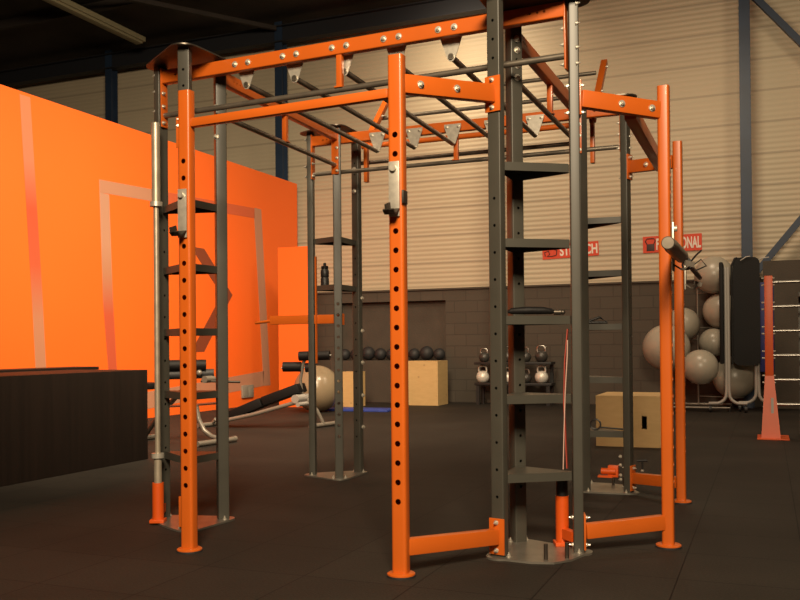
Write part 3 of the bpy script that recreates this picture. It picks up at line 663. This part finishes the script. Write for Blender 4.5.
# ------------------------------------------------------------------ trolley of hanging mats
tr = thing('mat_trolley', 'pale tubular trolley on castors with tall black panels, beside the exercise balls', 'trolley', (-0.42, 14.3, 0))
def leg_frame(x, y, top):
    m_ = MB()
    for s_ in (-1, 1):
        pts = [(x + 0.018 * s_, y, top), (x + 0.018 * s_, y, 0.34)] + [(x + s_ * (0.018 + 0.15 * (1 - math.cos(a))), y, 0.285 - 0.15 * math.sin(a)) for a in (0.3, 0.7, 1.1, 1.4)] + [(x + s_ * 0.27, y, 0.135)]
        m_.tube(pts, 0.024, 12)
    return m_
link('leg_frame', leg_frame(-0.13, -0.08, 2.17).mesh('leg_frame', 'silver_grey'), tr)
link('leg_frame', leg_frame(0.28, 0.15, 1.05).mesh('leg_frame', 'silver_grey'), tr)
for x, y in ((-0.38, -0.08), (0.12, -0.08), (0.03, 0.15), (0.53, 0.15)):
    link('castor', MB().cyl((x - 0.018, y, 0.052), (x + 0.018, y, 0.052), 0.052, seg=20).cyl((x, y, 0.06), (x, y, 0.13), 0.014).mesh('castor', 'black'), tr)
link('panel', MB().box((-0.205, 0.0, 1.485), (0.055, 0.40, 1.52), bev=0.025).mesh('panel', 'black_pad'), tr, label='narrow black padded panel')
pb = rrect(0.38, 1.62, 0.09)
link('panel', MB().prism(pb, -0.05, 0.05, Matrix.Translation((0.14, 0.10, 1.51)) @ Matrix.Rotation(PI / 2, 4, 'X')).mesh('panel', 'black_pad'), tr, label='wide black padded panel')
link('edge_tube', MB().tube([(-0.065, 0.03, 0.72), (-0.065, 0.03, 2.20), (-0.02, 0.05, 2.31), (0.02, 0.05, 2.32)], 0.014, 8).mesh('edge_tube', 'black'), tr)
link('strap', MB().tube([(0.06, 0.02, 2.27), (0.14, 0.02, 2.32), (0.20, 0.02, 2.33)], 0.008, 6).tube([(0.27, 0.1, 2.25), (0.36, 0.1, 2.30), (0.46, 0.1, 2.31)], 0.008, 6).mesh('strap', 'silver_grey'), tr)
link('panel', MB().box((0.42, 0.10, 1.27), (0.20, 0.07, 1.34), bev=0.02).mesh('panel', 'navy_pad'), tr, label='navy blue padded panel')

# ------------------------------------------------------------------ orange frame with chrome rungs
ld = thing('rung_stand', 'red-orange upright stand with horizontal chrome rungs at the right edge', 'ladder stand', (0.02, 10.57, 0))
for x, nm in ((0.0, 0), (1.30, 1)):
    m_ = MB(); m_.box((x, 0, 1.21), (0.085, 0.10, 1.12), bev=0.006)
    a_ = [(-0.045, -0.05), (0.045, -0.05), (0.045, 0.05), (-0.045, 0.05)]
    lo = [(-0.11, -0.16), (0.085, -0.16), (0.085, 0.14), (-0.11, 0.14)]
    v0 = [m_.bm.verts.new((x + p_[0] + 0.02, p_[1], 0.012)) for p_ in lo]; v1 = [m_.bm.verts.new((x + p_[0], p_[1], 0.68)) for p_ in a_]
    for i in range(4): m_.bm.faces.new((v0[i], v0[(i + 1) % 4], v1[(i + 1) % 4], v1[i]))
    m_.bm.faces.new(v0[::-1]); m_.bm.faces.new(v1)
    link('stand', m_.mesh('stand', 'orange_red'), ld)
    link('foot_plate', MB().box((x + 0.03, 0.02, 0.006), (0.32, 0.48, 0.012), bev=0.003).mesh('foot_plate', 'orange_red'), ld)
    link('label_plate', MB().box((x + 0.025, -0.112, 0.36), (0.025, 0.008, 0.17)).mesh('label_plate', 'chrome'), ld, label='small bright metal plate')
for i in range(6):
    z = 0.37 + 0.266 * i
    link('rung', MB().cyl((0.04, 0, z), (1.26, 0, z), 0.016, seg=14).mesh('rung', 'chrome'), ld)
    for dz in (0.0, 0.075):
        link('bolt', MB().cyl((-0.072, 0, z + dz - 0.03), (0.062, 0, z + dz - 0.03), 0.009, seg=8).mesh('bolt', 'zinc'), ld)
link('back_rail', MB().box((0.33, 0.30, 0.80), (0.05, 0.03, 1.6)).mesh('back_rail', 'grey_paint'), ld)
link('back_foot', MB().box((0.33, 0.16, 0.02), (0.05, 0.32, 0.04)).box((0.33, 0.15, 1.56), (0.05, 0.30, 0.04)).mesh('back_foot', 'grey_paint'), ld)

# ------------------------------------------------------------------ signs on the back wall
def text_mesh(body, size):
    cu = bpy.data.curves.new('txt', 'FONT'); cu.body = body; cu.size = size; cu.extrude = 0.002; cu.offset = size * 0.03
    o = bpy.data.objects.new('tmp_txt', cu); C.objects.link(o); dg = bpy.context.evaluated_depsgraph_get(); dg.update()
    me = bpy.data.meshes.new_from_object(o.evaluated_get(dg)); bpy.data.objects.remove(o); me.materials.clear(); me.materials.append(M['sign_white']); return me
def sign(label, x0, x1, zc_, ht, body, tilt, icon, tx, tw):
    t = thing('wall_sign', label, 'sign', ((x0 + x1) / 2, 15.69, zc_)); t.rotation_euler = (0, tilt, 0); wd = x1 - x0
    link('board', MB().box((0, 0, 0), (wd, 0.012, ht)).mesh('board', 'sign_red'), t)
    me = text_mesh(body, 0.25); xs = [v.co.x for v in me.vertices]; zs = [v.co.y for v in me.vertices]
    fx = tw / (max(xs) - min(xs)); fz = ht * 0.70 / (max(zs) - min(zs))
    for v in me.vertices: v.co = ((v.co.x - min(xs)) * fx, (v.co.y - (max(zs) + min(zs)) / 2) * fz, v.co.z)
    link('lettering', me, t, (tx - wd / 2, -0.0085, 0), rot=(PI / 2, 0, 0), label='white capital letters')
    link('icon', icon(wd, ht).mesh('icon', 'sign_dark'), t, label='small dark pictogram')
def icon_kb(wd, ht):
    x = -wd / 2 + 0.115; m_ = MB()
    m_.box((x + 0.01, -0.009, -0.05), (0.13, 0.006, 0.12), bev=0.002)
    m_.tube([(x - 0.045, -0.010, 0.0), (x - 0.075, -0.010, 0.06), (x - 0.045, -0.010, 0.10), (x + 0.065, -0.010, 0.10), (x + 0.09, -0.010, 0.06), (x + 0.06, -0.010, 0.0)], 0.009, 6)
    return m_
def icon_st(wd, ht):
    x = -wd / 2 + 0.13; m_ = MB()
    m_.tube([(x - 0.08, -0.010, -0.07), (x - 0.09, -0.010, 0.0), (x - 0.02, -0.010, 0.02), (x + 0.0, -0.010, -0.04), (x - 0.05, -0.010, -0.07), (x + 0.04, -0.010, -0.08), (x + 0.12, -0.010, -0.06), (x + 0.13, -0.010, 0.02), (x + 0.06, -0.010, 0.05)], 0.009, 6)
    return m_
sign('red wall sign reading STRETCH, behind the nearest tower', -3.68, -2.69, 2.69, 0.25, 'STRETCH', -0.035, icon_st, 0.31, 0.66)
sign('red wall sign reading FUNCTIONAL with a kettlebell pictogram', -1.94, -0.985, 2.725, 0.28, 'FUNCTIONAL', -0.01, icon_kb, 0.22, 0.72)
thing('wall_socket', 'small grey double socket low on the orange wall above the bench', 'socket', (-8.50, 13.6, 0.26), me=MB().box((0, 0, 0), (0.04, 0.36, 0.22), bev=0.01).box((0.021, -0.08, 0.0), (0.006, 0.13, 0.16), bev=0.002).box((0.021, 0.08, 0.0), (0.006, 0.13, 0.16), bev=0.002).mesh('wall_socket', 'socket'))

# ------------------------------------------------------------------ benches behind the left tower
# decline sit-up bench: low end left, roller end right; local x runs along it
def world_bar(m_, p0, p1, r): m_.tube([p0, p1], r, 12); return m_
bn = thing('situp_bench', 'black padded decline bench with grey tube frame and foam rollers, behind the left tower', 'bench', (-6.2, 10.0, 0))
O = Vector((-6.2, 10.0, 0))
def bnp(name, mb, mt, label=None): return link(name, mb.mesh(name, mt, O), bn, label=label)
bnp('pad', MB().bar((-6.56, 10.00, 0.125), (-6.04, 10.08, 0.335), 0.30, 0.12, bev=0.02), 'black_pad', 'long black bench pad')
bnp('pad', MB().bar((-6.03, 10.09, 0.34), (-5.53, 10.16, 0.52), 0.30, 0.12, bev=0.02), 'black_pad', 'long black bench pad')
bnp('main_tube', MB().tube([(-6.62, 9.85, 0.07), (-6.10, 9.90, 0.18), (-5.54, 10.00, 0.335)], 0.026, 12), 'tube_grey')
bnp('pivot', MB().cyl((-5.53, 9.96, 0.38), (-5.53, 10.30, 0.38), 0.055, seg=20).cyl((-5.49, 9.96, 0.31), (-5.49, 10.24, 0.31), 0.03), 'silver_grey')
bnp('front_leg', MB().tube([(-5.50, 10.20, 0.38), (-5.38, 10.27, 0.22), (-5.31, 10.32, 0.035)], 0.024, 12), 'tube_grey')
bnp('foot_bar', MB().cyl((-5.36, 10.05, 0.03), (-5.28, 10.62, 0.03), 0.030), 'tube_grey')
bnp('rear_foot', MB().cyl((-6.85, 9.75, 0.03), (-6.75, 10.25, 0.03), 0.030).tube([(-6.80, 10.0, 0.03), (-6.72, 9.97, 0.10)], 0.024, 10), 'tube_grey')
bnp('roller_post', MB().tube([(-5.53, 10.16, 0.38), (-5.55, 10.14, 0.62), (-5.50, 10.14, 0.84), (-5.44, 10.14, 0.94)], 0.022, 10), 'tube_grey')
bnp('axle', MB().cyl((-5.78, 10.06, 0.77), (-5.36, 10.20, 0.775), 0.011).cyl((-5.53, 10.10, 0.92), (-5.14, 10.215, 0.93), 0.011), 'chrome')
bnp('foam_roller', MB().cyl((-5.75, 10.05, 0.785), (-5.53, 10.13, 0.785), 0.063, seg=22), 'black_pad')
bnp('foam_roller', MB().cyl((-5.48, 10.16, 0.773), (-5.38, 10.19, 0.775), 0.060, seg=22), 'black_pad')
bnp('foam_roller', MB().cyl((-5.54, 10.10, 0.92), (-5.42, 10.13, 0.925), 0.060, seg=22), 'black_pad')
bnp('foam_roller', MB().cyl((-5.36, 10.16, 0.925), (-5.16, 10.21, 0.93), 0.060, seg=22), 'black_pad')

wb = thing('weight_bench', 'grey tube weight bench with black foam rollers between the left tower and the desk', 'bench', (-5.9, 8.3, 0))
O2 = Vector((-5.9, 8.3, 0))
def wbp(name, mb, mt, label=None): return link(name, mb.mesh(name, mt, O2), wb, label=label)
wbp('foot_bar', MB().cyl((-5.53, 7.86, 0.032), (-5.44, 8.40, 0.032), 0.030).cyl((-5.44, 8.40, 0.034), (-5.433, 8.44, 0.034), 0.034), 'tube_grey')
wbp('rear_foot', MB().cyl((-6.58, 7.9, 0.03), (-6.46, 8.60, 0.03), 0.030), 'tube_grey')
wbp('curved_leg', MB().tube([(-5.78, 8.2, 0.42), (-5.75, 8.2, 0.27), (-5.68, 8.2, 0.14), (-5.58, 8.2, 0.08), (-5.43, 8.2, 0.045)], 0.026, 12), 'tube_grey')
wbp('upright_tube', MB().tube([(-6.52, 8.25, 0.04), (-6.30, 8.25, 0.30), (-5.92, 8.22, 0.62), (-5.80, 8.2, 0.70)], 0.028, 12), 'dark_steel')
wbp('side_rail', MB().tube([(-6.35, 8.24, 0.38), (-5.78, 8.2, 0.42), (-5.42, 8.2, 0.45)], 0.014, 8), 'chrome')
wbp('pad', MB().box((-6.50, 8.22, 0.62), (0.42, 0.30, 0.07), rz=0.0, bev=0.025).bar((-6.52, 8.24, 0.04), (-6.50, 8.24, 0.60), 0.05, 0.05), 'black_pad')
wbp('foam_roller', MB().cyl((-6.0, 8.0, 0.85), (-5.66, 8.22, 0.85), 0.062, seg=22), 'black_pad')
wbp('foam_roller', MB().cyl((-6.0, 8.02, 0.75), (-5.60, 8.28, 0.76), 0.050, seg=22), 'rubber_black')
wbp('handle_bar', MB().cyl((-5.68, 8.15, 0.68), (-5.28, 8.30, 0.668), 0.013).cyl((-5.80, 8.2, 0.68), (-5.80, 8.2, 0.88), 0.02), 'dark_steel')
wbp('pivot', MB().sphere((-5.70, 8.15, 0.77), 0.034, u=14, v=10).cyl((-5.60, 8.1, 0.70), (-5.60, 8.26, 0.70), 0.038), 'tube_grey')
